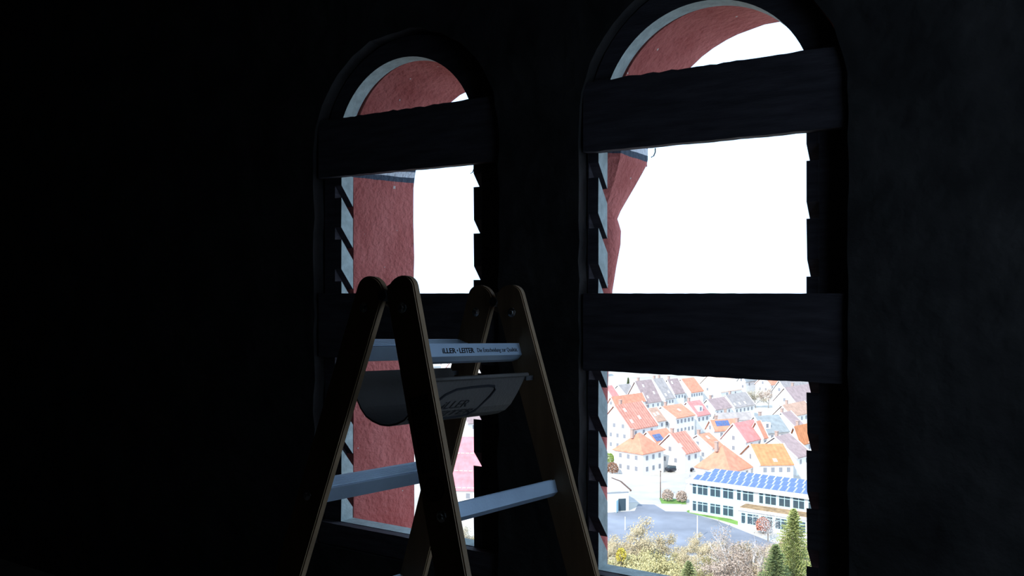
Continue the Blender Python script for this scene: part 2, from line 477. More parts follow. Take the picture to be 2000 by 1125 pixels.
for sg in (1, -1):
    bm = bmesh.new(); tube(bm, [(-e, -sg*.1075, HB-RIM+.001), (e-.024, -sg*.1075, HB-RIM+.001)], .0042, 8)
    mesh_obj('rolled_rim', bm, M_tray, tray, smooth=True)
    bm = bmesh.new(); box(bm, e-.026, -sg*.104-.002, HB-RIM-.012, e+.0005, -sg*.104+.002, HB-RIM-.002); mesh_obj('bracket', bm, M_steel, tray)
# raised emblem on the outer flank of the tray (camera side)
def tray_pt(u, q, off):        # q: 0 rim .. 1 bottom along the flank
    k = 1+q*5; i = int(k); f = k-i; i = min(i, 7)
    v = prof[i][0]*(1-f)+prof[i+1][0]*f; z = prof[i][1]*(1-f)+prof[i+1][1]*f
    tx, tz = prof[i+1][0]-prof[i][0], prof[i+1][1]-prof[i][1]; L_ = math.hypot(tx, tz)
    return Vector((u, -(v + -tz/L_*off), HB-RIM+z + tx/L_*off))
oc = [(-.150, .84), (-.10, .50), (-.082, .34), (-.055, .24), (-.01, .21), (.045, .20), (.066, .22), (.074, .30), (.068, .45), (.045, .80), (.03, .93), (.0, .98), (-.07, .99), (-.125, .99)]
bm = bmesh.new(); pts = [tray_pt(u-.018, q*.86, .0012) for u, q in oc]; tube(bm, pts+[pts[0]], .0026, 6)
em = mesh_obj('raised_emblem', bm, M_emb, tray)
def tray_text(txt, u0, u1, q0, q1):
    me = text_mesh(txt, 1.0, shear=.35, ext=.0); xs = [v.co.x for v in me.vertices]; ys = [v.co.y for v in me.vertices]
    x0, x1, y0, y1 = min(xs), max(xs), min(ys), max(ys)
    for v in me.vertices:
        v.co = tray_pt(u0+(v.co.x-x0)/(x1-x0)*(u1-u0), q1+(v.co.y-y0)/(y1-y0)*(q0-q1), .0012)
    data_obj('lettering', me, M_emb, em)
tray_text('iLLER', -.092, -.012, .43, .56); tray_text('LEITER', -.115, .018, .61, .75)

# stickers on the near camera-side stile
stn = stiles[(1, -1)]
def sticker(l0, l1, w_, nm, rounded=False):
    bm = bmesh.new(); uu = lambda l: ucen(-1, l)-th/2-.0006
    if rounded:
        cl = (l0+l1)/2; r1 = (l1-l0)/2
        A = [(cl+r1*.92*math.cos(2*PI*k/24)*(1 if abs(math.cos(2*PI*k/24)) < .95 else .97), w_/2*math.sin(2*PI*k/24)) for k in range(24)]
    else: A = [(l0, -w_/2), (l0, w_/2), (l1, w_/2), (l1, -w_/2)]
    prism(bm, [SP(1, l, p, uu(l)) for l, p in A], [SP(1, l, p, uu(l)+.0005) for l, p in A]); bmesh.ops.recalc_face_normals(bm, faces=bm.faces)
    s_ = mesh_obj(nm, bm, M_paper, stn)
    bm = bmesh.new(); tube(bm, [SP(1, l, p, uu(l)-.0002) for l, p in A+A[:1]], .0011, 4); mesh_obj('sticker_border', bm, M_black, s_)
    if not rounded:
        for lz in (.25, .262, .285, .297): bm = bmesh.new(); tube(bm, [SP(1, lz, -.014, uu(lz)-.0002), SP(1, lz, .014, uu(lz)-.0002)], .0011, 4); mesh_obj('printed_line', bm, M_black, s_)
sticker(.232, .368, .044, 'instruction_sticker'); sticker(.376, .422, .044, 'round_sticker', True)

# ---------------------------------------------------------------- the town below
DEP = 45.0; GZ = EYE-DEP
def P3(px, py, h):                    # point of the image at height h above town ground
    d = (DEP-h)*F/(py-HY); return Vector(((px-1000)/F*d, d, GZ+h))

def roofmat(name, col, stripes=0.0):
    m = mat(name, col, .85, nscale=.9, namt=.16)
    if stripes:
        nt = m.node_tree; N = nt.nodes; Lk = nt.links; b = N['Principled BSDF']
        src = b.inputs['Base Color'].links[0].from_socket
        tc = N.new('ShaderNodeTexCoord'); wv = N.new('ShaderNodeTexWave'); wv.inputs['Scale'].default_value = .3; wv.inputs['Distortion'].default_value = .6
        Lk.new(tc.outputs['Object'], wv.inputs['Vector'])
        mx = N.new('ShaderNodeMixRGB'); mx.blend_type = 'MULTIPLY'
        r = N.new('ShaderNodeValToRGB'); r.color_ramp.elements[0].color = (1-stripes, 1-stripes, 1-stripes, 1)
        Lk.new(wv.outputs['Fac'], r.inputs['Fac']); mx.inputs['Fac'].default_value = 1
        Lk.new(src, mx.inputs['Color1']); Lk.new(r.outputs['Color'], mx.inputs['Color2']); Lk.new(mx.outputs[0], b.inputs['Base Color'])
    return m
RC = dict(orange=roofmat('orange_tiles', (.62, .265, .17)), striped=roofmat('striped_orange_tiles', (.70, .30, .225), .34), bright=roofmat('bright_orange_tiles', (.66, .26, .115), .12),
          red=roofmat('red_tiles', (.62, .25, .23)), brown=roofmat('brown_tiles', (.48, .31, .23)), purple=roofmat('purple_grey_tiles', (.37, .275, .265)),
          grey=roofmat('grey_tiles', (.36, .325, .31)), blue=roofmat('blue_grey_tiles', (.29, .315, .32)), pale=roofmat('pale_orange_tiles', (.74, .52, .41)),
          white=roofmat('pale_flat_roof', (.62, .62, .62)), pink=roofmat('pink_metal', (.62, .25, .28)))
M_wall = mat('white_render', (.82, .80, .77), .9, nscale=.3, namt=.04)
M_cream = mat('cream_render', (.80, .74, .62), .9)
M_brick = mat('chimney_brick', (.45, .33, .28), .9)
M_win = mat('window_dark', (.26, .27, .30), .3)
M_cyan = mat('pale_cyan_frame', (.50, .74, .82), .5)
M_glass = mat('school_glass', (.05, .08, .10), .15, spec=.5)
M_timber = mat('dark_timber', (.12, .07, .05), .8)
M_solar = mat('solar_cell', (.10, .155, .32), .35, nscale=2, namt=.2)
M_asph = mat('asphalt', (.23, .245, .285), .9, nscale=.12, namt=.25)
M_road = mat('pale_paving', (.46, .44, .42), .9, nscale=.2, namt=.15)
M_grass = mat('lawn', (.16, .30, .07), .95, nscale=.5, namt=.4)
M_earth = mat('hill_scrub', (.24, .215, .14), .95, nscale=.2, namt=.4)
M_conc = mat('white_concrete', (.72, .71, .70), .8)

# window mesh shared by all houses
bm = bmesh.new(); box(bm, -.42, -.04, 0, .42, .04, 1.1); win_me = bpy.data.meshes.new('window'); bm.to_mesh(win_me); bm.free(); win_me.materials.append(M_win)
bm = bmesh.new(); box(bm, -.45, -.05, -.6, .45, .05, .6); sky_me = bpy.data.meshes.new('skylight'); bm.to_mesh(sky_me); bm.free(); sky_me.materials.append(M_conc)

def put(name, me, parent, loc, rot=(0, 0, 0)):
    o = bpy.data.objects.new(name, me); C.objects.link(o); o.parent = parent; o.location = loc; o.rotation_euler = rot; return o

def house_at(label, R1, ang, L, hw, drop, zr, roof, wallm=None, fg=(2, 2), fs=(3, 1), chim=1, sky=(), hip=0.0, group=None, small=True, dormer=None, solar=None, name='house', verge='white'):
    """R1 = left end of the ridge, ridge runs along ang; eave side faces (sin a,-cos a)"""
    ca, sa = math.cos(ang), math.sin(ang); ze = zr-drop
    root = thing(name, label, 'house', (R1.x, R1.y, GZ), ang, group)
    # local: x along ridge, -y towards the camera-side eave
    ww = hw-.35
    bm = bmesh.new()
    pent = lambda x: [(x, -ww, -1), (x, ww, -1), (x, ww, ze+.1), (x, 0, ze+.1+drop*(ww/hw)-.25), (x, -ww, ze+.1)]
    if hip:
        box(bm, .35, -ww, -1, L-.35, ww, ze)
    else: prism(bm, pent(.35), pent(L-.35))
    bmesh.ops.recalc_face_normals(bm, faces=bm.faces)
    mesh_obj('wall', bm, wallm or M_wall, root)
    bm = bmesh.new(); tt = .22; hx = hip*hw
    for sg in (-1, 1):
        top = [(hx, 0, zr), (L-hx, 0, zr), (L, sg*hw, ze), (0, sg*hw, ze)]
        prism(bm, top, [(x, y, z-tt) for x, y, z in top])
    if hip:
        for x0, x1 in ((0, hx), (L, L-hx)):
            top = [(x0, -hw, ze), (x1, 0, zr), (x0, hw, ze)]; prism(bm, top, [(x, y, z-tt) for x, y, z in top])
    bmesh.ops.recalc_face_normals(bm, faces=bm.faces)
    rf = mesh_obj('roof', bm, RC[roof], root)
    if verge and not hip:
        vm = M_timber if verge == 'dark' else M_conc
        for x0, x1 in ((-.12, .25), (L-.25, L+.12)):
            bm = bmesh.new(); ov = .1
            for sg in (-1, 1):
                q = [(x0, 0, zr+ov), (x1, 0, zr+ov), (x1, sg*(hw+.05), ze+ov), (x0, sg*(hw+.05), ze+ov)]
                prism(bm, q, [(x, y, z-.3) for x, y, z in q])
            bmesh.ops.recalc_face_normals(bm, faces=bm.faces); mesh_obj('verge_board', bm, vm, root)
    if not small: return root
    fl = 2.7
    for k in range(fg[1]):          # camera-side gable end (x=0)
        z = ze-1.75-fl*k + (1.9 if not hip else 0)
        if z < .4: break
        n = fg[0] if (k or hip) else max(1, fg[0]-1)
        for j in range(n):
            y = (j-(n-1)/2)*(2*ww/(n+.6)) if n > 1 else 0
            put('window', win_me, root, (.34, y, z), (0, 0, PI/2))
    for k in range(fs[1]):
        z = ze-1.8-fl*k
        if z < .3: break
        for j in range(fs[0]): put('window', win_me, root, (L*(j+.8)/(fs[0]+.6), -ww-.02, z))
    for k in range(chim):
        cx_ = L*(.3+.45*k); bm = bmesh.new(); box(bm, cx_-.35, .3, zr-1.2, cx_+.35, 1.0, zr+1.0); box(bm, cx_-.45, .2, zr+.95, cx_+.45, 1.1, zr+1.1)
        mesh_obj('chimney', bm, M_brick, root)
    sl = math.atan2(drop, hw)
    for (u, v) in sky:
        o = put('skylight', sky_me, root, (L*u, -hw*v, zr-drop*v+.04), (sl-PI/2, 0, 0))
    if dormer:
        u = dormer*L; y0 = -hw*.75; zb = zr-drop*.75; bm = bmesh.new()
        dz = 1.7; yb = y0 + dz/drop*hw
        prism(bm, [(u-1.3, y0, zb), (u-1.3, y0, zb+dz), (u-1.3, yb, zb+dz)], [(u+1.3, y0, zb), (u+1.3, y0, zb+dz), (u+1.3, yb, zb+dz)])
        bmesh.ops.recalc_face_normals(bm, faces=bm.faces); dm = mesh_obj('dormer', bm, M_wall, root)
        put('window', win_me, dm, (u, y0-.02, zb+.35))
    if solar:
        for i in range(solar[2]):
            for j in range(solar[3]):
                u = L*solar[0]+i*1.15; v = solar[1]+j*.24
                bm = bmesh.new(); t = .09
                q = [(u, -hw*v, zr-drop*v+t), (u+1.08, -hw*v, zr-drop*v+t), (u+1.08, -hw*(v+.22), zr-drop*(v+.22)+t), (u, -hw*(v+.22), zr-drop*(v+.22)+t)]
                prism(bm, q, [(x, y, z-.07) for x, y, z in q]); bmesh.ops.recalc_face_normals(bm, faces=bm.faces); mesh_obj('solar_panel', bm, M_solar, root)
    return root

def house(label, r1, r2x, e1, zr, roof, ang=45, **k):
    a = math.radians(ang); R1 = P3(r1[0], r1[1], zr); D = R1.y
    q = (r2x-1000)/F; L = (q*D-R1.x)/(math.cos(a)-q*math.sin(a))
    q = (e1[0]-1000)/F; hw = (q*D-R1.x)/(math.sin(a)+q*math.cos(a))
    De = D-hw*math.cos(a); ze = DEP-(e1[1]-HY)*De/F
    return house_at(label, R1, a, L, hw, max(.5, zr-ze), zr, roof, **k)

house('long white apartment house with broad striped orange roof at the left', (1198, 791.5), 1254, (1231, 840), 14, 'striped', fg=(4, 4), fs=(3, 2), sky=((.25, .25), (.22, .7), (.55, .6)))
house('narrow house with brown roof and two skylights right of the broad striped roof', (1257, 799), 1284, (1276, 825), 10, 'brown', fg=(2, 2), fs=(2, 1), sky=((.45, .5), (.7, .45)))
house('white house with plain orange roof and rows of windows behind the bare grey tree', (1291, 794), 1331, (1320, 817), 10, 'orange', fg=(2, 3), fs=(5, 2), sky=((.55, .45),))
house('house with rosy red roof and a white dormer', (1340, 785), 1368, (1361, 813), 10, 'red', fs=(3, 1), dormer=.45)
house('big house with purple grey roof above the small fir tree', (1239, 744.5), 1273, (1260, 788), 12, 'purple', fs=(3, 1), sky=((.35, .25), (.3, .75), (.75, .6)))
house('big house with speckled grey roof joined right of the purple grey one', (1274, 740), 1295, (1299, 780), 12, 'grey', fs=(3, 1), chim=2, sky=((.3, .8), (.7, .7)))
house('row house with purple brown roof between grey and orange roofs in the upper row', (1302, 741), 1324, (1317, 770), 11, 'purple', fs=(3, 1), sky=((.3, .25),))
house('row house with small orange roof and many windows in the upper row', (1329, 740), 1356, (1349, 767), 10.4, 'orange', fs=(5, 1), chim=0)
house('grey roofed house directly behind the fir tree', (1206, 752), 1230, (1226, 776), 8.5, 'grey', chim=0, sky=((.6, .7),))
house('house with pinkish speckled roof at the left edge of the right window', (1180, 754), 1196, (1197, 779), 10, 'red')
house('low house with orange roof in front of the fir tree', (1192, 775), 1255, (1200, 792), 8, 'orange', chim=0)
house('white hip roofed house with orange pyramid roof above the road', (1300, 790), 1310, (1310, 800), 8, 'orange') if False else None
house('house with pale striped orange roof beside the pyramid roof', (1307, 847), 1340, (1338, 887), 9.5, 'striped', fg=(2, 2), fs=(2, 1), sky=((.1, .6),))
house('house with orange roof and blue solar panels behind the pyramid roof', (1262, 843), 1303, (1283, 870), 9, 'orange', fg=(2, 1), fs=(2, 1), solar=(.12, .3, 3, 2), chim=0)
house('house with pale orange roof and one skylight left of the white gables', (1361, 849), 1386, (1391, 876), 7, 'orange', fg=(2, 2), fs=(1, 1), sky=((.5, .3),))
house('house with pale orange roof crossed by dark tile rows near the top', (1381, 733), 1424, (1408, 766), 11, 'pale', fs=(2, 1))
house('house with dull purple roof in the middle of the town', (1380, 780), 1415, (1397, 801), 9, 'purple', fs=(4, 1))
house('house with grey roof and three small skylights in the middle of the town', (1416, 771.5), 1457, (1435, 797), 8.9, 'grey', fs=(5, 1), sky=((.12, .75), (.35, .75), (.6, .75)))
house('house with blue grey roof and white skylight at the top edge', (1447, 732), 1486, (1456, 746), 10, 'blue', sky=((.7, .4),))
house('house with orange gabled roof at the top edge right of the blue grey roof', (1489, 734), 1511, (1505, 752), 10, 'orange', chim=2)
house('large house with slate grey roof at the upper right', (1521, 743), 1590, (1536, 766), 13, 'grey', fs=(4, 1), chim=2)
house('house with purple brown roof and white gable at the upper right', (1531, 757), 1596, (1554, 787), 12, 'purple', fg=(2, 3), fs=(4, 1))
house('house with brown roof at the right edge above the blue grey roof', (1526, 791), 1572, (1545, 814), 10, 'brown', fs=(5, 1))
house('low hall with pale grey roof in the middle', (1397, 806), 1467, (1402, 821), 7, 'grey', ang=8, chim=1, fs=(4, 1), fg=(0, 0))
house('house with orange roof and small blue solar field behind the white gables', (1385, 820), 1438, (1394, 842), 8, 'orange', ang=20, fs=(2, 1), solar=(.18, .15, 4, 2))
house('tall house with red roof and large white gable in the middle right', (1431, 827), 1472, (1457, 864), 10, 'red', fg=(1, 3), fs=(2, 1))
house('narrow house with orange roof and white gable right of the red roof', (1475, 823), 1486, (1491, 857), 10, 'orange', fg=(1, 1), fs=(1, 1), chim=0) 
house('house with blue grey roof and white dormer gable right of the centre', (1472, 813), 1522, (1494, 847), 9.5, 'blue', ang=25, fs=(2, 1), dormer=.2)
house('dark house with brown grey roof and white gable below the blue grey roof', (1512, 853), 1543, (1557, 895), 9, 'purple', fg=(1, 1), fs=(2, 1))
house('small house with brown roof near the right jamb', (1525, 806), 1545, (1556, 838), 9, 'purple', fs=(2, 1))
house('house with plain bright orange roof at the right jamb', (1549, 833), 1592, (1562, 870), 9, 'bright', fs=(3, 1))
house('house with large bright orange roof behind the school solar panels', (1463, 867), 1531, (1483, 908), 9, 'bright', ang=4, fg=(1, 1), fs=(4, 1), sky=((.5, .8),), chim=0)

def pyramid(label, apex, zr, diag, ze, roof, fgw):
    A = P3(apex[0], apex[1], zr); side = diag/math.sqrt(2)
    R1 = A + Vector((-math.cos(PI/4)*side/2, -math.sin(PI/4)*side/2, 0))
    return house_at(label, R1, PI/4, side, side/2, zr-ze, zr, roof, hip=.92, fg=fgw, fs=(3, 2), chim=1)
pyramid('white house with orange pyramid roof beside the road', (1248, 845), 10, 13.4, 5.8, 'orange', (3, 2))
pyramid('house with orange pyramid roof directly behind the school', (1413, 870), 9, 14.0, 4.0, 'orange', (2, 1))

# low white garage building at the left edge
g_ = house('low white garage with pale roof and open gate beside the parking lot', (1140, 944), 1213, (1157, 961), 4.8, 'white', ang=12, fg=(0, 0), fs=(0, 0), chim=0, verge='dark')
for yy in (0,):
    Lg = max(v.co.x for v in [c for c in g_.children if c.name.startswith('roof')][0].data.vertices)
    yw = -max(v.co.y for v in [c for c in g_.children if c.name.startswith('wall')][0].data.vertices)
    bm = bmesh.new(); box(bm, Lg-2.6, yw-.06, .1, Lg-1.0, yw+.05, 2.6); mesh_obj('open_gate', bm, M_glass, g_)
    bm = bmesh.new(); prism(bm, [(Lg-2.7, yw-.05, .1), (Lg-3.6, yw-1.4, .1), (Lg-3.6, yw-1.4, 2.5), (Lg-2.7, yw-.05, 2.5)], [(Lg-2.62, yw-.1, .1), (Lg-3.52, yw-1.45, .1), (Lg-3.52, yw-1.45, 2.5), (Lg-2.62, yw-.1, 2.5)]); mesh_obj('gate_leaf', bm, M_cyan, g_)

# pink barn seen through the left window
barn = house('big white barn with plain pink red roof seen through the left window', (868, 852), 1010, (856, 956), 14.3, 'pink', ang=-6, fg=(2, 1), fs=(4, 1), chim=0)
for ch in list(barn.children):
    if ch.name.startswith('roof'): broof = ch
# snow guards on the barn roof
bb = [v.co for v in broof.data.vertices]; Lb = max(v.x for v in bb); hwb = max(v.y for v in bb); zrb = max(v.z for v in bb); zeb = min(v.z for v in bb)+.22
for v_ in (.33, .66, .97):
    for i in range(int(Lb/1.0)):
        bm = bmesh.new(); z = zrb-(zrb-zeb)*v_; box(bm, i*1.0, -hwb*v_-.05, z+.05, i*1.0+.75, -hwb*v_+.05, z+.2)
        mesh_obj('snow_guard', bm, M_conc, broof)

# school with solar roof
A = P3(1343, 937, 6.8); B = P3(1567, 967, 6.8)
sa_ = math.atan2(B.y-A.y, B.x-A.x)
sch = thing('school_building', 'long white two storey school with blue solar panels on its flat roof', 'building', (A.x, A.y, GZ), sa_)
LS, WS = 38.0, 13.0
bm = bmesh.new(); box(bm, .3, .3, -1, LS-.3, WS, 6.2); mesh_obj('wall', bm, M_wall, sch)
bm = bmesh.new(); box(bm, -.3, -.3, 6.2, LS, WS+.4, 6.75); mesh_obj('flat_roof', bm, M_conc, sch)
# window modules
def win_mesh(wd, ht, n):
    bm = bmesh.new(); box(bm, 0, -.06, 0, wd, .1, ht); me1 = bpy.data.meshes.new('window'); bm.to_mesh(me1); bm.free(); me1.materials.append(M_cyan)
    pw = (wd-.14*(n+1))/n; bm = bmesh.new(); box(bm, 0, -.09, 0, pw, -.05, ht*.66); me2 = bpy.data.meshes.new('pane'); bm.to_mesh(me2); bm.free(); me2.materials.append(M_glass)
    bm = bmesh.new(); box(bm, 0, -.09, 0, pw, -.05, ht*.16); me3 = bpy.data.meshes.new('transom_pane'); bm.to_mesh(me3); bm.free(); me3.materials.append(M_glass)
    return me1, me2, me3, pw, n
W2 = win_mesh(2.35, 2.15, 2); W1 = win_mesh(1.0, 2.15, 1)
def swin(parent, x, z, Wm, y=.3):
    me1, me2, me3, pw, n = Wm; o = put('window', me1, parent, (x, y, z))
    for i in range(n):
        put('pane', me2, o, (.14+i*(pw+.14), 0, .12)); put('transom_pane', me3, o, (.14+i*(pw+.14), 0, 1.68))
seq = [(.9, 1), (2.0, 2), (4.7, 2), (7.4, 2), (10.3, 1), (11.5, 2), (14.8, 1), (16.0, 2), (18.7, 2), (21.4, 2), (24.3, 1), (25.6, 2), (28.3, 2), (31, 2), (33.7, 2)]
for x, n in seq:
    swin(sch, x, 4.0, W2 if n == 2 else W1)
    if x < 10: swin(sch, x, .55, W2 if n == 2 else W1)
# single storey wing with planted roof
bm = bmesh.new(); box(bm, 12.2, -3.9, -1, LS, .3, 3.2); mesh_obj('wing_wall', bm, M_wall, sch)
bm = bmesh.new(); box(bm, 11.9, -4.2, 3.2, LS, .28, 3.55); mesh_obj('wing_roof', bm, M_conc, sch)
M_sedum = mat('planted_roof', (.33, .22, .12), .95, nscale=1.2, namt=.4)
bm = bmesh.new(); box(bm, 12.3, -3.3, 3.55, LS, .1, 3.66); mesh_obj('planted_bed', bm, M_sedum, sch)
for x, n in [(12.8, 1), (14.0, 2), (16.7, 2), (19.4, 2), (22.9, 2), (25.6, 2), (28.3, 2), (31, 2)]: swin(sch, x, .7, W2 if n == 2 else W1, -3.9)
# solar panels: three rows on racks
bm = bmesh.new(); q = [(0, 0, 0), (1.34, 0, 0), (1.34, 2.35, .62), (0, 2.35, .62)]; prism(bm, [(x, y, z-.05) for x, y, z in q], q)
box(bm, .1, 2.1, -.12, .16, 2.2, .5); box(bm, 1.2, 2.1, -.12, 1.26, 2.2, .5)
bmesh.ops.recalc_face_normals(bm, faces=bm.faces); sp_me = bpy.data.meshes.new('solar_panel'); bm.to_mesh(sp_me); bm.free(); sp_me.materials.append(M_conc)
bm = bmesh.new(); q = [(.07, .07, .03), (1.27, .07, .03), (1.27, 2.28, .61), (.07, 2.28, .61)]; prism(bm, q, [(x, y, z+.02) for x, y, z in q]); bmesh.ops.recalc_face_normals(bm, faces=bm.faces)
sc_me = bpy.data.meshes.new('solar_cells'); bm.to_mesh(sc_me); bm.free(); sc_me.materials.append(M_solar)
for r in range(3):
    for i in range(24):
        x = .8+r*.55+i*1.48
        if r == 2 and 15 <= i < 18 or x > LS-1.6: continue
        put('solar_cells', sc_me, put('solar_panel', sp_me, sch, (x, .6+r*3.3, 6.87+r*.14)), (0, 0, 0))

# cars
def car(label, px, py, ang, body, name='car', van=False):
    p = P3(px, py, 0); root = thing(name, label, 'van' if van else 'car', (p.x, p.y, GZ+.1), ang)
    mb = mat(name+'_paint', body, .3, spec=.5)
    h1, h2 = (.9, 1.45) if not van else (1.1, 2.3)
    bm = bmesh.new()
    pr = [(-2.1, .3), (2.1, .3), (2.15, .75), (1.9, h1), (-2.0, h1), (-2.15, .75)]
    prism(bm, [(x, -.85, z) for x, z in pr], [(x, .85, z) for x, z in pr]); bmesh.ops.recalc_face_normals(bm, faces=bm.faces); bevel(bm, .08, 2); mesh_obj('body', bm, mb, root)
    cb = [(-1.7, h1), (1.1, h1), (.5, h2), (-1.3, h2)] if not van else [(-2.05, h1), (1.7, h1), (1.3, h2), (-2.0, h2)]
    bm = bmesh.new(); prism(bm, [(x, -.76, z) for x, z in cb], [(x, .76, z) for x, z in cb]); bmesh.ops.recalc_face_normals(bm, faces=bm.faces); bevel(bm, .06, 2); mesh_obj('cabin', bm, M_glass if not van else mb, root)
    bm = bmesh.new(); box(bm, cb[3][0]+.05, -.7, h2-.03, cb[2][0]-.05, .7, h2+.03); mesh_obj('roof_panel', bm, mb, root)
    for x in (-1.3, 1.3):
        for y in (-.82, .82):
            bm = bmesh.new(); tube(bm, [(x, y-.1, .33), (x, y+.1, .33)], .33, 12); mesh_obj('wheel', bm, M_black, root)
car('dark car parked beside the road in front of the white houses', 1316, 921, .25, (.03, .035, .05))
car('small dark car at the right end of the parked row by the houses', 1338, 921, .15, (.06, .06, .09))

# poles
def pole(label, px, py, h, r, m, name='lamp_post', lamp=True):
    p = P3(px, py, 0); root = thing(name, label, 'pole', (p.x, p.y, GZ))
    bm = bmesh.new(); tube(bm, [(0, 0, 0), (0, 0, h)], [r, r*.6], 8); mesh_obj('post', bm, m, root)
    if lamp:
        bm = bmesh.new(); box(bm, -.1, -.5, h-.08, .1, .15, h+.1); mesh_obj('lamp_head', bm, m, root)
pole('slim grey street lamp beside the round bushes', 1290, 974, 6.0, .12, M_timber)
pole('white post on the parking lot near the garage', 1221, 1036, 2.6, .11, M_conc, 'white_post', False)
pole('white post on the parking lot in front of the school', 1362, 1052, 4.2, .13, M_conc, 'white_post', False)

# ---------------------------------------------------------------- terrain
def hill(x, y):
    t = y + .25*abs(x)*0
    if t > 150: return 0
    if t > 118: return (150-t)*.09
    return 2.9 + (118-t)*.30
bm = bmesh.new(); nx, ny = 60, 70
xs = [-700+1400*(i/nx) for i in range(nx+1)]
ysx = [6+8*i for i in range(26)] + [214+30*i*(1+i*.06) for i in range(1, 45)]
V = [[bm.verts.new((x if y > 160 else x*.3, y, GZ+hill(x, y)+(random.uniform(-.5, .5) if y < 135 else 0))) for x in xs] for y in ysx]
for j in range(len(ysx)-1):
    for i in range(nx): bm.faces.new((V[j][i], V[j][i+1], V[j+1][i+1], V[j+1][i]))
M_gnd = mat('town_ground', (.50, .47, .42), .95, nscale=.05, namt=.18)
for f in bm.faces: f.material_index = 0 if f.calc_center_median().y > 142 else 1
tag(mesh_obj('ground', bm, [M_gnd, M_earth]), kind='structure')

def patch(name, pxs, h, m, t=.15, kind='structure'):
    """flat paved area given by its corners on the town ground"""
    pts = [P3(x, y, 0) for x, y in pxs]; bm = bmesh.new()
    prism(bm, [(p.x, p.y, GZ-t) for p in pts], [(p.x, p.y, GZ+h) for p in pts]); bmesh.ops.recalc_face_normals(bm, faces=bm.faces)
    return tag(mesh_obj(name, bm, m), kind=kind)
patch('parking_lot', [(1100, 1003), (1186, 1002), (1240, 998), (1246, 985), (1278, 986), (1300, 999), (1340, 1000), (1400, 1017), (1470, 1045), (1560, 1080), (1500, 1112), (1300, 1112), (1100, 1100)], .06, M_asph)
patch('street', [(1120, 942), (1200, 944), (1290, 942), (1370, 920), (1400, 922), (1340, 946), (1330, 990), (1284, 985), (1240, 982), (1120, 985)], .05, M_road)
patch('lawn_strip', [(1341, 999), (1345, 1002), (1400, 1014), (1458, 1030), (1452, 1023), (1400, 1005), (1346, 997)], .12, M_grass)
patch('verge', [(1288, 974), (1292, 984), (1340, 985), (1340, 977)], .15, M_grass)
# kerb wall along the upper street
kw = thing('retaining_wall', 'low pale wall along the upper street below the white houses', 'wall', P3(1186, 938, 0)); kw.location.z = GZ
a = P3(1186, 934, 0); b = P3(1290, 941, 0); c = P3(1345, 931, 0)
for p, q in ((a, b), (b, c)):
    d = (q-p).normalized(); nn = Vector((-d.y, d.x, 0))*.2; bm = bmesh.new()
    A_ = [p-nn, q-nn, q+nn, p+nn]; off = Vector((kw.location.x, kw.location.y, 0))
    prism(bm, [(v.x-off.x, v.y-off.y, -.2) for v in A_], [(v.x-off.x, v.y-off.y, 1.1) for v in A_]); bmesh.ops.recalc_face_normals(bm, faces=bm.faces)
    mesh_obj('wall_section', bm, M_conc, kw)

# ---------------------------------------------------------------- vegetation
def twig_tree(seed, h, spread, depth=4, trunk=.14, up=.55, n0=5):
    rn = random.Random(seed); bt = bmesh.new(); tips = []
    def grow(p, d, L, r, k):
        q = p + d*L*.5 + Vector((rn.uniform(-.06, .06), rn.uniform(-.06, .06), 0))*L; e = q + (d+Vector((rn.uniform(-.15, .15), rn.uniform(-.15, .15), .08))).normalized()*L*.5
        tube(bt, [p, q, e], [r, r*.8, r*.6], 4 if k < 2 else 3)
        tips.append((e, k)); tips.append((q, k))
        if k >= depth: return
        for i in range(3 if k else n0):
            a = rn.uniform(0, 2*PI); t = rn.uniform(.35, 1.0) if i else 1.0
            base = p + (e-p)*t
            nd = (d*up + Vector((math.cos(a), math.sin(a), rn.uniform(-.1, .5)))*spread).normalized()
            grow(base, nd, L*rn.uniform(.5, .72), r*.52, k+1)
    grow(Vector((0, 0, -.3)), Vector((rn.uniform(-.05, .05), rn.uniform(-.05, .05), 1)).normalized(), h*.45, trunk, 0)
    return bt, [t for t in tips if t[1] >= depth-1], rn
def leaves(tips, rn, per, size, jit):
    bm = bmesh.new()
    for p, k in tips:
        for _ in range(per):
            c = p + Vector((rn.gauss(0, jit), rn.gauss(0, jit), rn.gauss(0, jit*.8)))
            a = Vector((rn.uniform(-1, 1), rn.uniform(-1, 1), rn.uniform(-1, 1))).normalized(); b = a.orthogonal().normalized()
            s = size*rn.uniform(.6, 1.3)
            poly(bm, [c-a*s, c+b*s*.7, c+a*s, c-b*s*.7])
    return bm
def to_me(bm, name, m, cut=1.0):
    me = bpy.data.meshes.new(name); bm.to_mesh(me); bm.free(); me.materials.append(m); return me
M_bark = mat('grey_brown_bark', (.24, .20, .17), .9)
M_birch = mat('pale_birch_bark', (.62, .58, .55), .8)
M_tan = mat('tan_leaves', (.52, .43, .27), .9, nscale=2, namt=.3); M_yel = mat('yellow_green_leaves', (.50, .45, .23), .9, nscale=2, namt=.3)
M_rus = mat('rusty_buds', (.47, .37, .30), .9, nscale=2, namt=.3); M_olive = mat('grey_olive_twigs', (.44, .39, .29), .9, nscale=2, namt=.3)
M_fir = mat('fir_needles', (.16, .20, .08), .9, nscale=3, namt=.4); M_whit = mat('white_blossom_twigs', (.62, .58, .56), .9)
protos = []
for i, (h, sp_, m, per) in enumerate(((8, .8, M_tan, 5), (7, .95, M_yel, 6), (8.5, .7, M_rus, 3), (7.5, .8, M_olive, 4))):
    bt, tips, rn = twig_tree(40+i, h, sp_, 4, .13)
    protos.append((to_me(bt, 'branches', M_bark), to_me(leaves(tips, rn, per*2, .125, .42), 'foliage', m)))
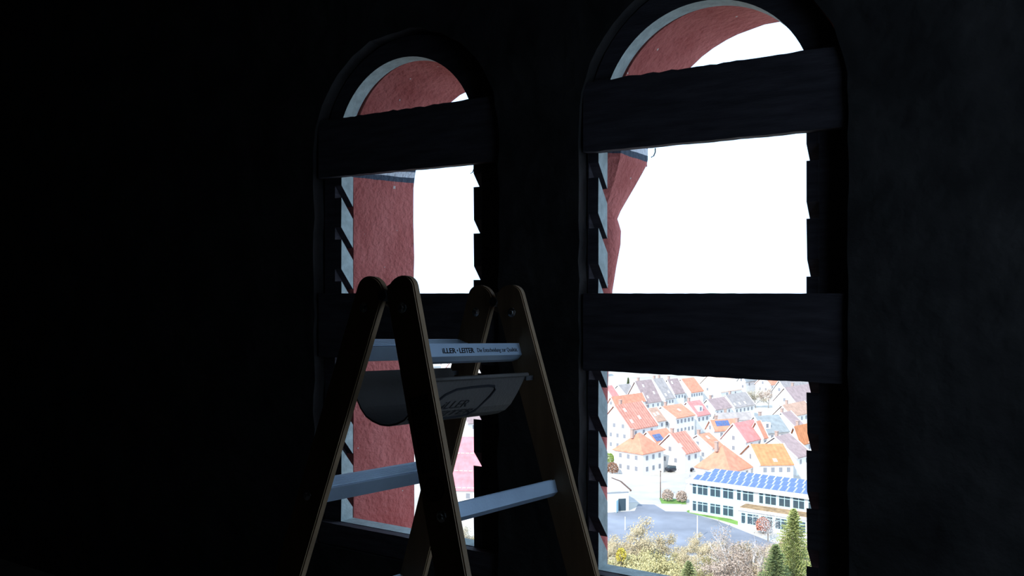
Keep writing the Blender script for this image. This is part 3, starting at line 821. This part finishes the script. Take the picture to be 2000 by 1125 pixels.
bt, tips, rn = twig_tree(77, 10.5, .5, 4, .21, .8, 7); birch = (to_me(bt, 'branches', M_birch), to_me(leaves(tips, rn, 2, .09, .3), 'foliage', M_rus))
def tree(label, loc, pr, sc_, rz, name='bare_tree', cat='tree', group=None, fol=True):
    root = thing(name, label, cat, loc, rz, group); root.scale = (sc_,)*3
    put('branches', pr[0], root, (0, 0, 0))
    if fol: o = put('foliage', pr[1], root, (0, 0, 0)); o['kind'] = 'stuff'
    return root
def gz(x, y): return GZ + hill(x, y)
rn = random.Random(5)
kinds = ['loose tan leaved tree', 'low yellow green tree', 'reddish budding bare tree', 'grey olive bare tree']
rown = {140: 'far', 132: 'second', 122: 'third', 108: 'near'}
k = 0
for D, step in ((140, 30), (132, 38), (122, 44), (108, 56)):
    px = 1130 + rn.uniform(0, 20)
    while px < 1640:
        x = (px-1000)/F*D; i = rn.choice((0, 0, 1, 3)) if px < 1390 else rn.choice((2, 2, 3, 0))
        # crown top stays near the image height of the thicket edge
        top = 1046 + rn.uniform(-8, 22) + (0 if px < 1400 else 4)
        zt = (top-HY)/F*D; hgt = max(4.5, min(10.5, (EYE-zt)-gz(x, D))) if D > 115 else rn.uniform(6, 8.5)
        tree(kinds[i]+' in the %s row of the thicket' % rown[D], (x, D+rn.uniform(-2, 2), gz(x, D)), protos[i], hgt/8.2, rn.uniform(0, 6.3), group=('tan thicket trees', 'yellow green thicket trees', 'reddish thicket trees', 'grey olive thicket trees')[i])
        px += step*rn.uniform(.8, 1.25); k += 1
# thicket continues below the left window
for D in (150, 138, 125):
    for px in range(780, 1100, 44):
        p = px + rn.uniform(-12, 12); x = (p-1000)/F*D; i = rn.choice((1, 3))
        tree(('', 'yellow green bush tree below the pink roofed barn', '', 'grey olive bush tree below the pink roofed barn')[i], (x, D, gz(x, D)), protos[i], rn.uniform(.55, .8), rn.uniform(0, 6), group=('', 'yellow green trees under the barn', '', 'grey olive trees under the barn')[i])
for D in (138, 124):
    for px in range(1680, 2200, 85):
        x = (px-1000)/F*D; i = (px//85) % 4
        tree(kinds[i]+' in the thicket far to the right', (x, D, gz(x, D)), protos[i], .9, px*.3, group='thicket trees beyond the right jamb')
# single trees that can be picked out
def at_px(px, D): x = (px-1000)/F*D; return (x, D, gz(x, D))
tree('tall pale tan tree rising above the thicket over the parking lot', at_px(1256, 141), protos[0], 1.02, 1.0)
for px, D, s_, lb in ((1437, 120, 1.03, 'tall white stemmed birch in front of the school, leftmost of three'), (1475, 112, .80, 'slender white stemmed birch, middle one of three'), (1492, 108, .82, 'slender white stemmed birch beside the dark fir, rightmost of three')):
    tree(lb, at_px(px, D), birch, s_, px*.1, 'birch_tree')
tree('bare grey tree between the houses with smoke pale twigs', P3(1346, 836, 0), protos[3], .95, 2.0, fol=True)
tree('dark bare tree below the slate roofed house, left one', P3(1476, 797, 0), protos[3], 1.2, .4)
tree('brown leafless tree below the slate roofed house, right one', P3(1500, 797, 0), protos[2], 1.15, 1.4)
tree('bare tree with white blossom haze beside the school wing', P3(1500, 1058, 0), (protos[2][0], to_me(leaves([(Vector((rn.gauss(0, 1.6), rn.gauss(0, 1.6), 2+rn.random()*3)), 4) for _ in range(200)], rn, 5, .09, .3), 'foliage', M_whit)), .9, 0)

def bush(label, loc, r, h, m, n=900, sz=.13, name='round_bush', group=None):
    rn = random.Random(int(loc[0]*10)+3); bm = bmesh.new(); root = thing(name, label, 'bush', loc, 0, group)
    for _ in range(n):
        a, b = rn.uniform(0, 2*PI), math.acos(rn.uniform(-.6, 1)); q = rn.uniform(.72, 1.02)
        c = Vector((r*q*math.sin(b)*math.cos(a), r*q*math.sin(b)*math.sin(a), h*.5+h*.5*q*math.cos(b)))
        u = Vector((rn.uniform(-1, 1), rn.uniform(-1, 1), rn.uniform(-1, 1))).normalized(); v = u.orthogonal().normalized()
        poly(bm, [c-u*sz, c+v*sz, c+u*sz, c-v*sz])
    o = mesh_obj('foliage', bm, m, root); o['kind'] = 'stuff'
    bm = bmesh.new(); tube(bm, [(0, 0, -.2), (0, 0, h*.6)], [.12, .05], 5); mesh_obj('stem', bm, M_bark, root)
bush('rounded reddish brown bush by the lamp post, left of two', P3(1304, 980, 0), 1.25, 2.7, M_rus)
bush('rounded reddish brown bush next to the school, right of two', P3(1331, 982, 0), 1.2, 2.6, M_rus)
bush('brown bush by the left corner of the pyramid roofed house', P3(1196, 928, 0), 1.5, 3.2, mat('brown_bush', (.30, .16, .10), .9))
bush('orange red leaved bush in front of the school wing', P3(1490, 1042, 0), 1.3, 3.0, mat('orange_bush', (.5, .17, .10), .9))
bush('bright yellow green bush at the left jamb beside the street', P3(1188, 908, 0), 1.6, 3.2, mat('fresh_green', (.25, .34, .07), .9))
bush('small yellow bush low in the thicket at the left', at_px(1213, 122)[:2]+(GZ+8.3-1.2,), .7, 2.2, mat('yellow_bush', (.55, .45, .08), .9), 300)
bush('grey green shrub behind the pink roofed barn', P3(918, 850, 0), 5, 7.5, M_olive, 1600, .3)

def fir(label, loc, h, r, seed, m=None, name='fir_tree', dens=1.0):
    rn = random.Random(seed); root = thing(name, label, 'tree', loc)
    bm = bmesh.new(); tube(bm, [(0, 0, -.3), (0, 0, h*.98)], [h*.018, .02], 6); mesh_obj('trunk', bm, M_bark, root)
    bm = bmesh.new(); n = int(34*h*dens)
    for i in range(n):
        t = (i/n)**.9; z = h*(.08+.9*t); R = r*(1-t)**.85+.12
        a = i*2.399+rn.uniform(-.3, .3); d = Vector((math.cos(a), math.sin(a), 0)); L_ = R*rn.uniform(.75, 1.1)
        m_ = 7
        for j in range(m_):
            f = (j+.6)/m_; c = Vector((0, 0, z)) + d*L_*f + Vector((0, 0, -L_*f*.32 + L_*f*f*.25))
            wd = .16+ .20*(1-f)*L_; side = Vector((-d.y, d.x, 0))
            for sg in (-1, 1):
                e = c + side*sg*wd*rn.uniform(.7, 1.3) + d*wd*.5 + Vector((0, 0, -wd*rn.uniform(.2, .7)))
                poly(bm, [c-d*.07, e, c+d*.12+Vector((0, 0, .03))])
    o = mesh_obj('foliage', bm, m or M_fir, root); o['kind'] = 'stuff'
fir('dark green fir among the grey roofs in the upper left of the town', P3(1227, 789, 0), 8.5+2.5, 1.9, 1, dens=.8)
fir('small pale green fir between the orange houses', P3(1332, 788, 0), 6, 1.3, 2, dens=.8)
fir('large green fir at the lower right in front of the school wing', at_px(1550, 88), 11.6, 4.6, 3, mat('fir_light', (.32, .35, .12), .9, nscale=2, namt=.4))
fir('small green fir at the right jamb beside the large fir', at_px(1600, 100), 12.2, 3.6, 7, mat('fir_b', (.20, .24, .10), .9))
fir('green fir low in the thicket left of the birches', at_px(1345, 100), 6.1, 2.8, 4, mat('fir_c', (.23, .26, .11), .9))
fir('small green fir in front of the large fir', at_px(1515, 84), 7.9, 3.4, 5, M_fir)
# little red roofed shed before the fir
house('small shed with red brown roof behind the large fir', (1526, 1046), 1558, (1512, 1075), 4.2, 'brown', ang=-35, fg=(0, 0), fs=(0, 0), chim=0, name='shed')

# ---------------------------------------------------------------- further town
rn = random.Random(21)
far_l = {'orange': 'far small house with orange roof in the distance', 'red': 'far small house with red roof in the distance', 'purple': 'far small house with purple brown roof in the distance',
         'grey': 'far small house with grey roof in the distance', 'pale': 'far small house with pale orange roof in the distance', 'brown': 'far small house with brown roof in the distance'}
def filler(px, D, label=None):
    roof = rn.choice(list(far_l)); x = (px-1000)/F*D
    rowd = 'near the town edge' if D < 420 else ('in the %s far row' % {440: 'first', 470: 'second', 480: 'third', 500: 'fourth', 520: 'fifth', 535: 'last'}[D])
    return house_at(label or far_l[roof].replace('in the distance', rowd), Vector((x, D, 0)), PI/4+rn.uniform(-.1, .1), rn.uniform(7, 10), rn.uniform(4.5, 6), rn.uniform(4, 6), rn.uniform(9.5, 12), roof,
                    fg=(2, 1), fs=(2, 1), chim=0, group=('far houses with %s roofs' % roof), small=True)
for D in (470, 500, 535):
    st = 21*F/D; px = 1150+rn.uniform(0, 30)
    while px < 1640:
        if D > 490 or px > 1570 or px < 1185: filler(px, D)
        px += st*rn.uniform(.95, 1.1)
# upper gap of the left window and the sides (only what a small step aside would show)
for D in (440, 480, 520):
    px = 800+rn.uniform(0, 20)
    while px < 1000: filler(px, D); px += 20*F/D
for D in (260, 310, 360):
    for px in range(520, 1130, 120): filler(px+rn.uniform(-10, 10), D)
for D in (220, 280, 350):
    for px in range(1615, 2250, 130): filler(px+rn.uniform(-8, 8)+(60 if D == 280 else 0), D)

# every label singles out one thing: alike trees and far houses are told apart by their order from the left
from collections import defaultdict
same = defaultdict(list)
for o in C.objects:
    if o.parent is None and o.get('label'): same[o['label']].append(o)
words_ = ['leftmost', 'second from the left', 'third from the left', 'fourth from the left', 'fifth from the left', 'sixth from the left', 'seventh from the left', 'eighth from the left',
          'ninth from the left', 'tenth from the left', 'eleventh from the left', 'twelfth from the left', 'thirteenth from the left', 'fourteenth from the left', 'fifteenth from the left']
for lb, os_ in same.items():
    if len(os_) > 1:
        os_.sort(key=lambda o: o.location.x/o.location.y)
        for i, o in enumerate(os_): o['label'] = lb + ', ' + (words_[i] if i < len(words_) else 'among the rightmost')
